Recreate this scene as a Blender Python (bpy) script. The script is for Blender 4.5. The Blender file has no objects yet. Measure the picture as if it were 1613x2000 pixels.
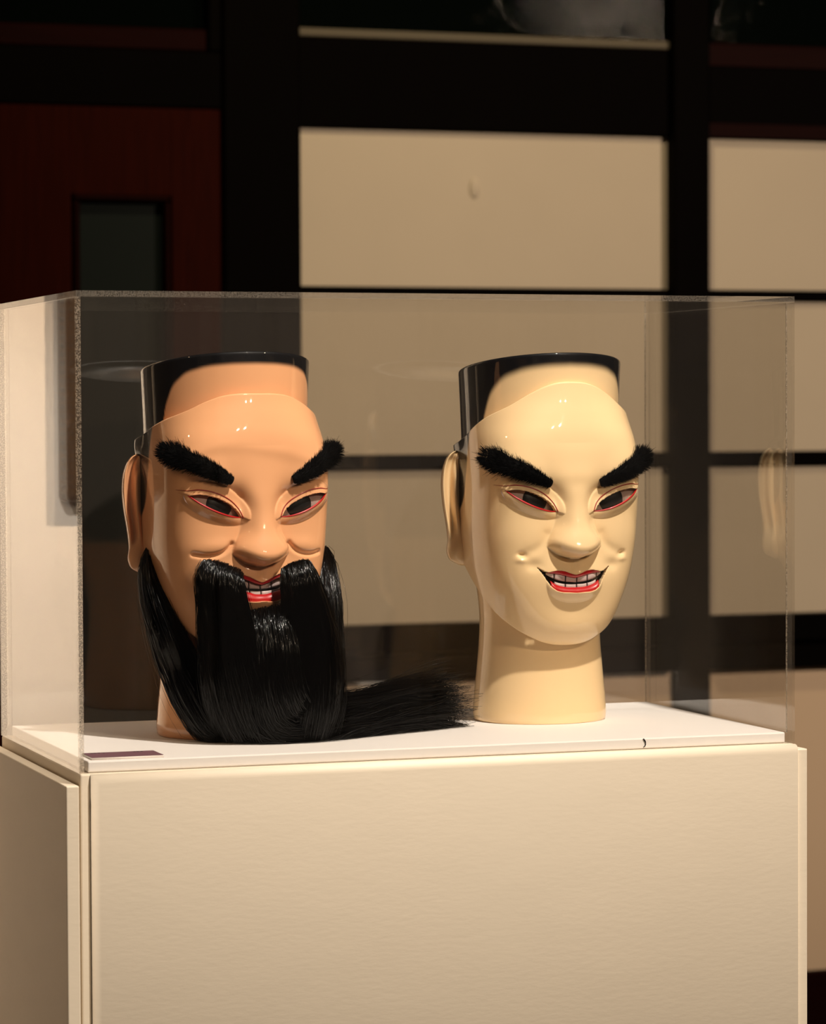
import bpy, bmesh, math
import numpy as np
from mathutils import Matrix, Vector

rng = np.random.default_rng(7)
scene = bpy.context.scene
C = scene.collection

# ------------------------------------------------------------------ camera
F_PX, YAW, PIT, ROL = 5985.47, 0.330058, 0.0320308, -0.00466284
CAM = np.array([-0.5631, -2.50634, 0.29971])
fw = np.array([math.sin(YAW)*math.cos(PIT), math.cos(YAW)*math.cos(PIT), -math.sin(PIT)])
r0 = np.array([math.cos(YAW), -math.sin(YAW), 0.0]); u0 = np.cross(r0, fw)
rt = r0*math.cos(ROL)+u0*math.sin(ROL); up = -r0*math.sin(ROL)+u0*math.cos(ROL)
cam_d = bpy.data.cameras.new('camera'); cam = bpy.data.objects.new('camera', cam_d); C.objects.link(cam)
cam_d.sensor_fit = 'HORIZONTAL'; cam_d.sensor_width = 24.0; cam_d.lens = F_PX/1613*24.0
cam_d.clip_start = .05; cam_d.clip_end = 60
cam.matrix_world = Matrix(((rt[0], up[0], -fw[0], CAM[0]), (rt[1], up[1], -fw[1], CAM[1]), (rt[2], up[2], -fw[2], CAM[2]), (0, 0, 0, 1)))
cam_d.dof.use_dof = True; cam_d.dof.focus_distance = 2.74; cam_d.dof.aperture_fstop = 9.0
scene.camera = cam

# ------------------------------------------------------------------ world and exposure
w = bpy.data.worlds.new('world'); scene.world = w; w.use_nodes = True
w.node_tree.nodes['Background'].inputs[0].default_value = (.02, .016, .012, 1)
w.node_tree.nodes['Background'].inputs[1].default_value = .3
scene.view_settings.view_transform = 'Standard'; scene.view_settings.look = 'None'
scene.view_settings.exposure = 0.0; scene.view_settings.gamma = 1.0
scene.view_settings.use_curve_mapping = False

# the room's spotlights, plus an added fill and an added wash: (position, target, watts, colour, cone degrees, blend, lens radius)
SPOTS = [
    ((.70, -1.14, 2.12), (.34, .17, .10), 375, (1, .92, .83), 44, .35, .040),    # key on the case
    ((1.30, -3.6, 2.12), (.30, .10, .15), 135, (1, .80, .60), 30, .8, .030),        # small lamps further back
    ((1.80, -3.8, 2.12), (.40, .10, .15), 135, (1, .78, .57), 30, .8, .030),
    ((1.9, -1.3, 2.12), (.45, .17, -.3), 30, (1, .70, .42), 46, .8, .03),
    ((-2.3, -.5, 2.12), (.0, .2, -.5), 30, (1, .62, .30), 40, .8, .04),         # added warm fill that lifts the plinth end
    ((.95, 1.75, 2.16), (1.4, 3.2, .30), 72, (1, .76, .46), 100, .9, .06),        # on the glazed screen
    ((4.50, -3.2, 2.02), (2.2, 3.2, .35), 900, (1, .76, .56), 32, .9, .03),
    ((-1.05, -.30, 2.14), (-.33, 1.0, .20), 540, (1, .74, .50), 40, .8, .04),     # on the white partition
    ((2.4, -3.3, 2.16), (2.4, -5.4, .2), 30, (1, .90, .80), 95, .9, .05),         # added wash on the unseen wall, for reflections in the panes
]

# ------------------------------------------------------------------ helpers
def ray(x, y):
    return fw + rt*(x-806.5)/F_PX + up*(1000-y)/F_PX
def at_y(x, y, Y):
    d = ray(x, y); return CAM + d*((Y-CAM[1])/d[1])

def new_mesh(name, verts, faces_list, smooth=True, mat_idx=None):
    """verts (n,3); faces_list: list of (F,k) arrays."""
    me = bpy.data.meshes.new(name)
    verts = np.ascontiguousarray(verts, dtype=np.float32)
    fl = [np.asarray(f, dtype=np.int32) for f in faces_list if len(f)]
    me.vertices.add(len(verts)); me.vertices.foreach_set('co', verts.ravel())
    tot = sum(f.size for f in fl); nf = sum(len(f) for f in fl)
    me.loops.add(tot); me.polygons.add(nf)
    me.loops.foreach_set('vertex_index', np.concatenate([f.ravel() for f in fl]))
    starts, o = [], 0
    for f in fl:
        starts.append(o+np.arange(len(f))*f.shape[1]); o += f.size
    me.polygons.foreach_set('loop_start', np.concatenate(starts).astype(np.int32))
    if smooth: me.polygons.foreach_set('use_smooth', np.ones(nf, dtype=bool))
    me.update(calc_edges=True); me.validate()
    return me

def obj(name, me, mat, parent=None, **props):
    o = bpy.data.objects.new(name, me); C.objects.link(o)
    if mat is not None:
        for m in (mat if isinstance(mat, (list, tuple)) else [mat]): me.materials.append(m)
    if parent: o.parent = parent
    for k, v in props.items(): o[k] = v
    return o

def empty(name, loc=(0, 0, 0), rz=0, **props):
    o = bpy.data.objects.new(name, None); C.objects.link(o); o.location = loc; o.rotation_euler = (0, 0, rz)
    o.empty_display_size = .05
    for k, v in props.items(): o[k] = v
    return o

def box_mesh(name, x0, x1, y0, y1, z0, z1, bevel=0, seg=2):
    bm = bmesh.new()
    bmesh.ops.create_cube(bm, size=1)
    for v in bm.verts:
        v.co = ((x0+x1)/2+v.co.x*(x1-x0), (y0+y1)/2+v.co.y*(y1-y0), (z0+z1)/2+v.co.z*(z1-z0))
    if bevel: bmesh.ops.bevel(bm, geom=list(bm.edges), offset=bevel, segments=seg, profile=.5, affect='EDGES')
    me = bpy.data.meshes.new(name); bm.to_mesh(me); bm.free()
    return me
def box(name, x0, x1, y0, y1, z0, z1, mat, parent=None, bevel=0, seg=2, **props):
    return obj(name, box_mesh(name, x0, x1, y0, y1, z0, z1, bevel, seg), mat, parent, **props)

def tube_arrays(path, radii, sides=8, cap=True):
    path = np.asarray(path, float); n = len(path)
    radii = np.broadcast_to(np.asarray(radii, float), (n,))
    t = np.gradient(path, axis=0); t /= np.linalg.norm(t, axis=1, keepdims=True)+1e-12
    ref = np.array([0, 0, 1.]) if abs(t[0][2]) < .9 else np.array([1., 0, 0])
    s = np.cross(t, ref); s /= np.linalg.norm(s, axis=1, keepdims=True)+1e-12
    b = np.cross(t, s)
    an = np.arange(sides)*2*math.pi/sides
    V = path[:, None]+radii[:, None, None]*(s[:, None]*np.cos(an)[None, :, None]+b[:, None]*np.sin(an)[None, :, None])
    V = V.reshape(-1, 3)
    i = np.arange(n-1)[:, None]*sides; j = np.arange(sides)[None]; k = (j+1) % sides
    Q = np.stack([i+j, i+k, i+sides+k, i+sides+j], -1).reshape(-1, 4)
    T = np.zeros((0, 3), int)
    if cap:
        V = np.vstack([V, path[0], path[-1]]); a, c = n*sides, n*sides+1
        jj = np.arange(sides)
        T = np.vstack([np.stack([np.full(sides, a), (jj+1) % sides, jj], 1),
                       np.stack([np.full(sides, c), (n-1)*sides+jj, (n-1)*sides+(jj+1) % sides], 1)])
    return V, Q, T
def tube(name, path, radii, mat, parent=None, sides=8, **props):
    V, Q, T = tube_arrays(path, radii, sides)
    return obj(name, new_mesh(name, V, [Q, T]), mat, parent, **props)

def cub(x, xs, ys):
    """smooth (Catmull-Rom) interpolation, clamped at both ends"""
    x = np.asarray(x, float); xs = np.asarray(xs, float); ys = np.asarray(ys, float)
    m = np.gradient(ys, xs)
    xc = np.clip(x, xs[0], xs[-1]); i = np.clip(np.searchsorted(xs, xc)-1, 0, len(xs)-2)
    h = xs[i+1]-xs[i]; t = (xc-xs[i])/h
    return ((2*t**3-3*t**2+1)*ys[i]+(t**3-2*t**2+t)*h*m[i]+(-2*t**3+3*t**2)*ys[i+1]+(t**3-t**2)*h*m[i+1])
def sstep(a, b, x):
    t = np.clip((x-a)/(b-a), 0, 1); return t*t*(3-2*t)
def curve_pts(P, n):
    P = np.asarray(P, float); d = np.r_[0, np.cumsum(np.linalg.norm(np.diff(P, axis=0), axis=1))]
    t = np.linspace(0, d[-1], n)
    return np.stack([cub(t, d, P[:, k]) for k in range(P.shape[1])], 1)

# ------------------------------------------------------------------ materials
def mat(name, col, rough=.5, coat=0, coat_rough=.03, spec=.5, noise=0, nscale=8, bump=0, bscale=200, metallic=0, stretch=(1, 1, 1), col2=None, bdist=.002):
    m = bpy.data.materials.new(name); m.use_nodes = True
    N = m.node_tree.nodes; L = m.node_tree.links; b = N['Principled BSDF']
    b.inputs['Base Color'].default_value = (*col, 1); b.inputs['Roughness'].default_value = rough
    b.inputs['Coat Weight'].default_value = coat; b.inputs['Coat Roughness'].default_value = coat_rough
    b.inputs['Specular IOR Level'].default_value = spec; b.inputs['Metallic'].default_value = metallic
    if noise or bump:
        tc = N.new('ShaderNodeTexCoord'); mp = N.new('ShaderNodeMapping'); mp.inputs['Scale'].default_value = stretch
        L.new(tc.outputs['Object'], mp.inputs[0])
    if noise:
        n = N.new('ShaderNodeTexNoise'); n.inputs['Scale'].default_value = nscale; n.inputs['Detail'].default_value = 5
        L.new(mp.outputs[0], n.inputs['Vector'])
        mx = N.new('ShaderNodeMix'); mx.data_type = 'RGBA'
        c2 = col2 if col2 else tuple(c*(1-noise) for c in col)
        mx.inputs[6].default_value = (*col, 1); mx.inputs[7].default_value = (*c2, 1)
        L.new(n.outputs[0], mx.inputs[0]); L.new(mx.outputs[2], b.inputs['Base Color'])
    if bump:
        n2 = N.new('ShaderNodeTexNoise'); n2.inputs['Scale'].default_value = bscale; n2.inputs['Detail'].default_value = 4
        L.new(mp.outputs[0], n2.inputs['Vector'])
        bp = N.new('ShaderNodeBump'); bp.inputs['Strength'].default_value = bump; bp.inputs['Distance'].default_value = bdist
        L.new(n2.outputs[0], bp.inputs['Height']); L.new(bp.outputs[0], b.inputs['Normal'])
    return m

def lacquer(name, skin):
    """glossy skin lacquer; the attribute 'hair_paint' is where the maker brushed black"""
    m = mat(name, skin, .5, coat=1, coat_rough=.03, spec=.15)
    N = m.node_tree.nodes; L = m.node_tree.links; b = N['Principled BSDF']
    a = N.new('ShaderNodeAttribute'); a.attribute_name = 'hair_paint'
    mx = N.new('ShaderNodeMix'); mx.data_type = 'RGBA'
    mx.inputs[6].default_value = (*skin, 1); mx.inputs[7].default_value = (.004, .004, .005, 1)
    L.new(a.outputs['Fac'], mx.inputs[0]); L.new(mx.outputs[2], b.inputs['Base Color'])
    return m

def acrylic(name, edge=False, haze=0, flecks=True, op=.2):
    """clear sheet: Fresnel mirror over straight-through transparency (same curve on both faces)"""
    m = bpy.data.materials.new(name); m.use_nodes = True
    N = m.node_tree.nodes; L = m.node_tree.links; N.clear()
    out = N.new('ShaderNodeOutputMaterial'); tr = N.new('ShaderNodeBsdfTransparent'); gl = N.new('ShaderNodeBsdfGlossy')
    tr.inputs[0].default_value = (.985, .98, .97, 1); gl.inputs['Roughness'].default_value = 0.0; gl.inputs[0].default_value = (1, 1, 1, 1)
    ge = N.new('ShaderNodeNewGeometry'); mi = N.new('ShaderNodeMix'); mi.data_type = 'FLOAT'
    mi.inputs[2].default_value = 1.49; mi.inputs[3].default_value = 1/1.49
    L.new(ge.outputs['Backfacing'], mi.inputs[0])
    fr = N.new('ShaderNodeFresnel'); L.new(mi.outputs[0], fr.inputs['IOR'])
    mx = N.new('ShaderNodeMixShader'); L.new(fr.outputs[0], mx.inputs[0]); L.new(tr.outputs[0], mx.inputs[1]); L.new(gl.outputs[0], mx.inputs[2])
    last = mx
    if haze:
        dd = N.new('ShaderNodeBsdfDiffuse'); dd.inputs[0].default_value = (.75, .62, .50, 1)  # weak even diffuse tint mixed over the clear sheet
        md = N.new('ShaderNodeMixShader'); md.inputs[0].default_value = haze; L.new(mx.outputs[0], md.inputs[1]); L.new(dd.outputs[0], md.inputs[2]); last = md
    if edge:
        tc = N.new('ShaderNodeTexCoord'); no = N.new('ShaderNodeTexNoise'); no.inputs['Scale'].default_value = 900; no.inputs['Detail'].default_value = 3
        L.new(tc.outputs['Object'], no.inputs['Vector'])
        cr = N.new('ShaderNodeValToRGB'); cr.color_ramp.elements[0].position = .40; cr.color_ramp.elements[0].color = (.10, .08, .06, 1) if flecks else (.6, .5, .4, 1)
        cr.color_ramp.elements[1].position = .56; cr.color_ramp.elements[1].color = (.85, .74, .60, 1)
        L.new(no.outputs[0], cr.inputs[0])
        df = N.new('ShaderNodeBsdfDiffuse'); L.new(cr.outputs[0], df.inputs[0])
        tl = N.new('ShaderNodeBsdfTranslucent'); L.new(cr.outputs[0], tl.inputs[0])
        m1 = N.new('ShaderNodeMixShader'); m1.inputs[0].default_value = .5; L.new(df.outputs[0], m1.inputs[1]); L.new(tl.outputs[0], m1.inputs[2])
        m2 = N.new('ShaderNodeMixShader'); m2.inputs[0].default_value = op; L.new(mx.outputs[0], m2.inputs[1]); L.new(m1.outputs[0], m2.inputs[2])
        last = m2
    L.new(last.outputs[0], out.inputs[0])
    return m

M = dict(
    pale=lacquer('pale_lacquer', (.86, .62, .34)),
    pink=lacquer('peach_lacquer', (.80, .40, .195)),
    red=mat('vermilion_lacquer', (.46, .003, .006), .35, coat=.8),
    dred=mat('red_line', (.32, .02, .012), .4, coat=.6),
    black=mat('black_lacquer', (.004, .004, .004), .3, coat=.8),
    sclera=mat('eye_grey', (.30, .22, .20), .4, coat=.3),
    iris=mat('eye_black', (.006, .006, .006), .4, coat=.15, spec=.3),
    tooth=mat('tooth_ivory', (.55, .43, .40), .35, coat=.7),
    hair=mat('black_hair', (.0005, .0005, .0006), .16, spec=.42),
    fur=mat('black_fur', (.0015, .0015, .0015), .8, spec=.06),
    paint=mat('white_paint', (.70, .60, .46), .6, noise=.06, nscale=14, bump=.06, bscale=90, stretch=(1, 1, 3)),
    plate=mat('white_board', (.84, .80, .76), .6, noise=.03, nscale=20),
    clear=acrylic('clear_acrylic'), hazy=acrylic('hazy_acrylic', False, .011), edge=acrylic('sawn_acrylic_edge', True, op=.34), edge2=acrylic('polished_acrylic_edge', True, 0, False, .07), edge3=acrylic('flecked_acrylic_edge', True, op=.14),
    card=mat('card_mauve', (.17, .08, .10), .5), card_edge=mat('card_white', (.75, .68, .62), .6), ink=mat('card_ink', (.02, .012, .015), .6),
    paper=mat('cream_board', (.62, .545, .43), .85, noise=.08, nscale=5, bump=.1, bscale=300),
    ledge=mat('dull_cream_ledge', (.11, .095, .065), .8),
    plaster=mat('white_plaster', (.80, .74, .66), .85, noise=.05, nscale=3),
    wain=mat('cream_wainscot', (.72, .56, .40), .7, noise=.05, nscale=3),
    wood=mat('dark_stained_wood', (.0012, .0005, .0003), .7, spec=.03, noise=.5, nscale=9, stretch=(1, 1, .1)),
    door=mat('red_brown_veneer', (.030, .0035, .0010), 0.55, spec=.02, noise=.6, nscale=16, stretch=(6, 6, .5)),
    rail=mat('red_brown_trim', (.012, .0013, .0007), 0.55, spec=.03, noise=.5, nscale=16, stretch=(.6, 6, 6)),
    dglass=mat('door_glass', (.008, .012, .011), .45, spec=.05),
    tglass=mat('obscure_glass', (.0015, .0025, .002), .02, spec=.003, bump=1.0, bscale=62, bdist=.0006),
    gold=mat('gilt', (.085, .040, .008), .45, metallic=.6, noise=.6, nscale=60), picture=mat('dark_painting', (.012, .008, .005), .6, noise=.7, nscale=9),
    floor=mat('dark_floor', (.030, .020, .014), .35, noise=.3, nscale=4), ceil=mat('dark_ceiling', (.035, .030, .026), .8, noise=.1),
    wall=mat('gallery_wall', (.45, .41, .37), .85, noise=.05), panel_a=mat('pale_panel', (.66, .62, .60), .8, noise=.05), panel_b=mat('grey_panel', (.16, .16, .17), .8, noise=.05),
    can=mat('black_metal', (.02, .02, .02), .4, metallic=.5),
)
lens_m = bpy.data.materials.new('lamp_lens'); lens_m.use_nodes = True
_b = lens_m.node_tree.nodes['Principled BSDF']; _b.inputs['Emission Color'].default_value = (1, .88, .7, 1); _b.inputs['Emission Strength'].default_value = 6

# ------------------------------------------------------------------ the room
Z0 = -.98; ZC = 2.35; YB = 3.2; XL, XR, YF = -3.0, 5.2, -5.5
box('floor', XL-.1, XR+.1, YF-.1, YB+.2, Z0-.08, Z0, M['floor'], kind='structure', label='dark polished gallery floor')
box('ceiling', XL-.1, XR+.1, YF-.1, YB+.2, ZC, ZC+.08, M['ceil'], kind='structure', label='dark gallery ceiling')
box('wall_left', XL-.1, XL, YF, YB+.1, Z0, ZC, M['wall'], kind='structure', label='plain gallery side wall')
box('wall_right', XR, XR+.1, YF, YB+.1, Z0, ZC, M['wall'], kind='structure', label='plain gallery side wall beyond the screen')
wf = box('wall_front', XL, XR, YF-.1, YF, Z0, ZC, M['wall'], kind='structure', label='gallery wall facing the display case')
xx = .5
for i, wd in enumerate((.30, .22, .42, .18, .36, .26, .48, .20, .34, .28, .5)):  # invented upright boards, out of view, giving streaks to the pane reflections
    box('reflection_panel', xx, xx+wd-.05, YF+.001, YF+.03, Z0+.1, 1.5, M['panel_a' if i % 3 else 'panel_b'], wf, bevel=.004, seg=1)
    xx += wd

wb = empty('wall_back', (0, YB, 0), kind='structure', label='rear wall with dark timber screen and cream boards')
def wbx(name, x0, x1, y0, y1, z0, z1, m, bevel=.003, parent=None):
    """box in world coordinates as a child of the rear wall"""
    return box(name, x0, x1, y0-YB, y1-YB, z0, z1, m, parent or wb, bevel=bevel, seg=1)
wbx('plaster', XL, .06, YB, YB+.1, Z0, ZC, M['plaster'], bevel=0)
wbx('backing', .06, XR, YB+.012, YB+.1, Z0, ZC, M['wood'], bevel=0)
# posts of the screen
P0, P1, P2, P3, P4, P5 = .994, 1.149, 1.938, 2.016, 2.805, 2.883
wbx('post', P0+.003, P1, YB-.055, YB+.012, Z0, ZC, M['wood'])
wbx('post', P2, P3, YB-.036, YB+.012, Z0, ZC, M['wood'])
wbx('post', P4, P5, YB-.036, YB+.012, Z0, ZC, M['wood'])
wbx('post', .03, .13, YB-.055, YB+.012, Z0, ZC, M['wood'])
for k, (x0, x1) in enumerate(((P1, P2), (P3, P4), (P5, 3.67))):
    e = .0006
    wbx('rail', x0+e, x1-e, YB-.016, YB+.012, .856, 1.030, M['wood'])
    wbx('rail', x0+e, x1-e, YB-.014, YB+.012, .527, .548, M['wood'])
    wbx('rail', x0+e, x1-e, YB-.014, YB+.012, .190, .219, M['wood'])
    wbx('rail', x0+e, x1-e, YB-.040, YB+.012, -.168, -.114, M['wood'])
    wbx('rail', x0+e, x1-e, YB-.052, YB+.012, -.222, -.174, M['wood'])
    for z0, z1 in ((.549, .855), (.220, .526), (-.113, .189)):
        bp = wbx('cream_board', x0+e, x1-e, YB, YB+.011, z0, z1, M['paper'], bevel=0)
        if k == 0 and z0 > .5:
            me = bpy.data.meshes.new('paint_blister'); bm = bmesh.new(); bmesh.ops.create_uvsphere(bm, u_segments=20, v_segments=12, radius=1)
            for v in bm.verts: v.co = (1.523+v.co.x*.011, v.co.y*.006, .745+v.co.z*.021)
            for f in bm.faces: f.smooth = True
            bm.to_mesh(me); bm.free(); obj('paint_blister', me, M['paper'], wb)
    # obscure glass above, with a pale lit ledge at its foot
    wbx('transom_glass', x0+e, x1-e, YB-.004, YB+.010, 1.047, ZC-.002, M['tglass'], bevel=0)
    wbx('ledge', x0+e, x1-e, YB-.016, YB+.010, 1.0305, 1.0465, M['ledge'] if k == 0 else M['rail'], bevel=.002)
    if k:
        wbx('sash_rail', x0+e, x1-e, YB-.021, YB-.0165, 1.00, 1.04, M['rail'], bevel=.001)
        wbx('sash_rail', x0+e, x1-e, YB-.021, YB-.0165, .857, .885, M['rail'], bevel=.001)
    wbx('wainscot', x0+e, x1-e, YB-.020, YB+.012, -.852, -.2225, M['wain'], bevel=0)
    wbx('skirting', x0+e, x1-e, YB-.040, YB+.012, Z0, -.853, M['rail'])
# over the door
wbx('lintel', .131, P0+.002, YB-.045, YB+.012, .882, .990, M['wood'])
wbx('rail', .131, P0-.024, YB-.035, YB+.012, .991, 1.033, M['rail'])
wbx('transom_glass', .131, P0-.024, YB-.006, YB+.010, 1.034, ZC-.002, M['tglass'], bevel=0)
wbx('jamb', P0-.0235, P0+.0025, YB-.045, YB+.012, .991, ZC-.002, M['wood'])
# the door leaf
dr = empty('door_1', (.56, YB, Z0), kind='structure', label='red-brown veneered door with a narrow tall glass pane')
def dbx(name, x0, x1, y0, y1, z0, z1, m, parent=dr, bevel=0):
    return box(name, x0-.56, x1-.56, y0-YB, y1-YB, z0-Z0, z1-Z0, m, parent, bevel=bevel, seg=1)
gx0, gx1, gz1, gz0 = .721, .879, .703, -.62
dbx('stile', .135, gx0-.019, YB-.040, YB+.010, Z0+.004, .881, M['door'])
dbx('stile', gx1+.019, P0, YB-.040, YB+.010, Z0+.004, .881, M['door'])
dbx('top_rail', gx0-.0185, gx1+.0185, YB-.040, YB+.010, gz1+.0135, .881, M['door'])
dbx('bottom_rail', gx0-.0185, gx1+.0185, YB-.040, YB+.010, Z0+.004, gz0-.0135, M['door'])
for x0, x1, z0, z1 in ((gx0-.0185, gx0, gz0, gz1), (gx1, gx1+.0185, gz0, gz1), (gx0-.0185, gx1+.0185, gz1+.0003, gz1+.0132), (gx0-.0185, gx1+.0185, gz0-.0132, gz0-.0003)):
    dbx('moulding', x0+.003, x1-.003, YB-.047, YB-.005, z0, z1, M['rail'], bevel=.004)
dbx('glass_pane', gx0-.004, gx1+.004, YB-.020, YB-.012, gz0-.002, gz1+.002, M['dglass'], bevel=0)
dh = tube('door_handle', [(-.38, -.041, .98), (-.38, -.085, .98), (-.30, -.088, .98)], .009, M['can'], dr)

# white partition beside the case with a framed picture (seen mirrored in the end of the case)
YP = 1.0
pt = empty('exhibition_partition', (-.8, YP+.05, Z0), label='white free-standing exhibition partition beside the plinth', category='partition')
box('board', -.83, .83, -.04, .04, .06, 2.75, M['plaster'], pt, bevel=.002)
for sx in (-.6, .6): box('foot', sx-.03, sx+.03, -.2, .2, 0, .06, M['can'], pt, bevel=.004)
pz = float(at_y(125, 980, YP)[2])
pf = empty('framed_picture', (-.203-.30, YP+.0098, pz), label='dark painting in beaded gilt frame on white partition', category='picture')
pw, ph, fwid = .30, .62, .045
for x0, x1, z0, z1 in ((-pw, -pw+fwid, 0, ph), (pw-fwid, pw, 0, ph), (-pw+fwid, pw-fwid, 0, fwid), (-pw+fwid, pw-fwid, ph-fwid, ph)):
    box('frame_moulding', x0, x1, -.022, -.001, z0, z1, M['gold'], pf, bevel=.006, seg=2)
box('canvas', -pw+fwid-.003, pw-fwid+.003, -.012, -.004, fwid-.003, ph-fwid+.003, M['picture'], pf)
bd_me = bpy.data.meshes.new('bead'); bm = bmesh.new(); bmesh.ops.create_icosphere(bm, subdivisions=1, radius=.0045); bm.to_mesh(bd_me); bm.free(); bd_me.materials.append(M['picture'])
for i in range(60):
    for sx in (-1, 1):
        b_ = bpy.data.objects.new('bead', bd_me); C.objects.link(b_); b_.parent = pf; b_.location = (sx*(pw-.0035), -.019, .008+i*.0102)

# spotlights: cans on the ceiling, for the added lamps too, each with its own lamp
SL = ['black track spotlight aimed down at the acrylic case', 'black small spotlight far from the case towards the gallery wall', 'black small spotlight near the middle of the gallery',
      'black spotlight throwing warm light across the plinth front', 'added black fill spotlight shining on the plinth end', 'black spotlight above the door and first cream bay',
      'black spotlight near the side wall shining on the second cream bay', 'black spotlight aimed at the white partition and its picture', 'added black spotlight washing the unseen wall panels']
for (pos, tgt, watt, col, cone, blend, rad), lab in zip(SPOTS, SL):
    d = Vector(tgt)-Vector(pos); q = d.to_track_quat('-Z', 'Y')
    sp = empty('ceiling_spotlight', pos, label=lab, category='spotlight', group='spotlights on the gallery ceiling')
    can_bm = bmesh.new(); bmesh.ops.create_cone(can_bm, cap_ends=False, segments=28, radius1=.046+rad*.4, radius2=.046+rad*.4, depth=.15)
    bmesh.ops.create_circle(can_bm, cap_ends=True, segments=28, radius=.045+rad*.4, matrix=Matrix.Translation((0, 0, .074)))
    for v in can_bm.verts: v.co.z += .065
    me = bpy.data.meshes.new('can'); can_bm.to_mesh(me); can_bm.free()
    c_ = obj('can', me, M['can'], sp); c_.rotation_mode = 'QUATERNION'; c_.rotation_quaternion = q
    tube('stem', [(0, 0, .08), (0, 0, ZC-pos[2])], .012, M['can'], sp)
    ld = bpy.data.lights.new('lamp', 'SPOT'); ld.energy = watt; ld.color = col; ld.spot_size = math.radians(cone); ld.spot_blend = blend; ld.shadow_soft_size = rad
    lo = bpy.data.objects.new('lamp', ld); C.objects.link(lo); lo.parent = sp; lo.rotation_mode = 'QUATERNION'; lo.rotation_quaternion = q

# ------------------------------------------------------------------ plinth
W_, D_, H_, T_ = .660, .3331, .4037, .0095
pl = empty('plinth', (0, 0, Z0), label='white painted wooden plinth carrying the acrylic case', category='plinth')
def pbx(name, x0, x1, y0, y1, z0, z1, m=M['paint'], bevel=.0012, seg=2):
    return box(name, x0, x1, y0, y1, z0-Z0, z1-Z0, m, pl, bevel=bevel, seg=seg)
pbx('core', .0005, .6595, .0005, D_-.0005, Z0, -.0003, bevel=.0015)
pbx('side_board', -.0125, -.0015, -.0042, D_+.004, Z0, -.0095, bevel=.001)
pbx('side_board', .6610, .6705, -.0042, D_+.004, Z0, -.0050, bevel=.001)
# front board with a wide eased top and left edge
fx0, fx1, fz0, fz1, c = .0092, .6600, Z0, -.0006, .0075
rings = [[(fx0, -.0002, fz0), (fx1, -.0002, fz0), (fx1, -.0002, fz1), (fx0, -.0002, fz1)]]
for k in range(1, 7):
    a = k/6*math.pi/2; i_ = c*(1-math.cos(a)); y_ = -.0002-.0085*math.sin(a)
    rings.append([(fx0+i_*.8, y_, fz0), (fx1-i_*.15, y_, fz0), (fx1-i_*.15, y_, fz1-i_), (fx0+i_*.8, y_, fz1-i_)])
V = np.array([p for r in rings for p in r]); V[:, 2] -= Z0
Q = [[4*i+j, 4*i+(j+1) % 4, 4*i+4+(j+1) % 4, 4*i+4+j] for i in range(6) for j in range(4)]+[[24, 25, 26, 27]]
obj('front_board', new_mesh('front_board', V, [np.array(Q)], smooth=False), M['paint'], pl)
pbx('top_plate', .0085, .6535, .0065, D_-.0085, 0, T_, M['plate'], bevel=.0012)

# ------------------------------------------------------------------ acrylic case
ac = empty('acrylic_case', (0, 0, 0), label='clear acrylic display case over the two mask heads', category='display case')
t = .005; g = .0002
def pane(name, x0, x1, y0, y1, z0, z1, thin, face='clear', rim='edge2'):
    me = box_mesh(name, x0, x1, y0, y1, z0, z1)
    o = obj(name, me, [M[face], M[rim]], ac)
    for p in me.polygons: p.material_index = 0 if abs(p.normal[thin]) > .5 else 1
pane('front_pane', 0, W_, 0, t, 0, H_-t-g, 1)
pane('back_pane', 0, W_, D_-t, D_, 0, H_-t-g, 1, 'hazy')
pane('end_pane', 0, t, t+g, D_-t-g, 0, H_-t-g, 0, 'clear', 'edge')
pane('end_pane', W_-t, W_, t+g, D_-t-g, 0, H_-t-g, 0)
pane('top_pane', 0, W_, 0, D_, H_-t, H_, 2, 'clear', 'edge3')
box('glue_line', W_-t-.0012, W_-t, D_-t-.0012, D_-t-.0001, T_, H_-t-.0005, M['edge'], ac)
box('glue_line', t, t+.0010, D_-t-.0012, D_-t-.0001, T_, H_-t-.0005, M['edge'], ac)
box('glue_line', W_-t-.0010, W_-t, t+.0001, t+.0012, T_, H_-t-.0005, M['edge'], ac)

# ------------------------------------------------------------------ the two mask heads
S = .0004864          # one sculpting unit in metres
A_V = ([130, 150, 172, 200, 240, 281, 345, 420, 500, 545, 580, 620, 680], [40, 84, 110, 126, 140, 151, 160, 163, 164, 162, 159, 156, 154])
B_V = ([130, 146, 152, 160, 172, 190, 220, 255, 300, 345, 410, 460, 495, 530, 560, 590, 620, 654, 680], [100, 117, 128, 139, 149, 158, 166, 171, 173, 172, 174, 181, 184.5, 185.5, 183, 177, 170, 164, 161])
N_V = ([130, 160, 220, 300, 360, 490, 545, 580, 620, 680], [2.2, 2.3, 2.8, 3.5, 4.0, 4.0, 3.3, 2.7, 2.25, 2.1])
UP_LID = [(135, 450), (120, 452.5), (105, 451), (89, 447), (72, 440), (58, 432), (46, 421), (39, 409)]
LO_LID = [(135, 450), (122, 439), (108, 430), (92, 422), (70, 414), (52, 410), (39, 409)]
MOUTH = {
 'pale': dict(up=[(0, 290), (10, 292.5), (22, 297), (33, 298.5), (45, 297), (55, 295.5), (65, 300), (75, 306)],
              lo=[(0, 256), (16, 257), (33, 258.5), (42, 262), (50, 269), (57, 280), (66, 293), (75, 306)]),
 'pink': dict(up=[(0, 292), (10, 295), (22, 301), (35, 306), (48, 308), (60, 309), (75, 312)],
              lo=[(0, 258), (16, 257), (28, 258), (38, 262), (46, 270), (56, 285), (66, 300), (75, 312)]),
}
def ell(u, v, uc, vc, ru, rv, rot=0):
    c, s = math.cos(rot), math.sin(rot); x = u-uc; y = v-vc
    return ((x*c+y*s)/ru)**2+((-x*s+y*c)/rv)**2
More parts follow.
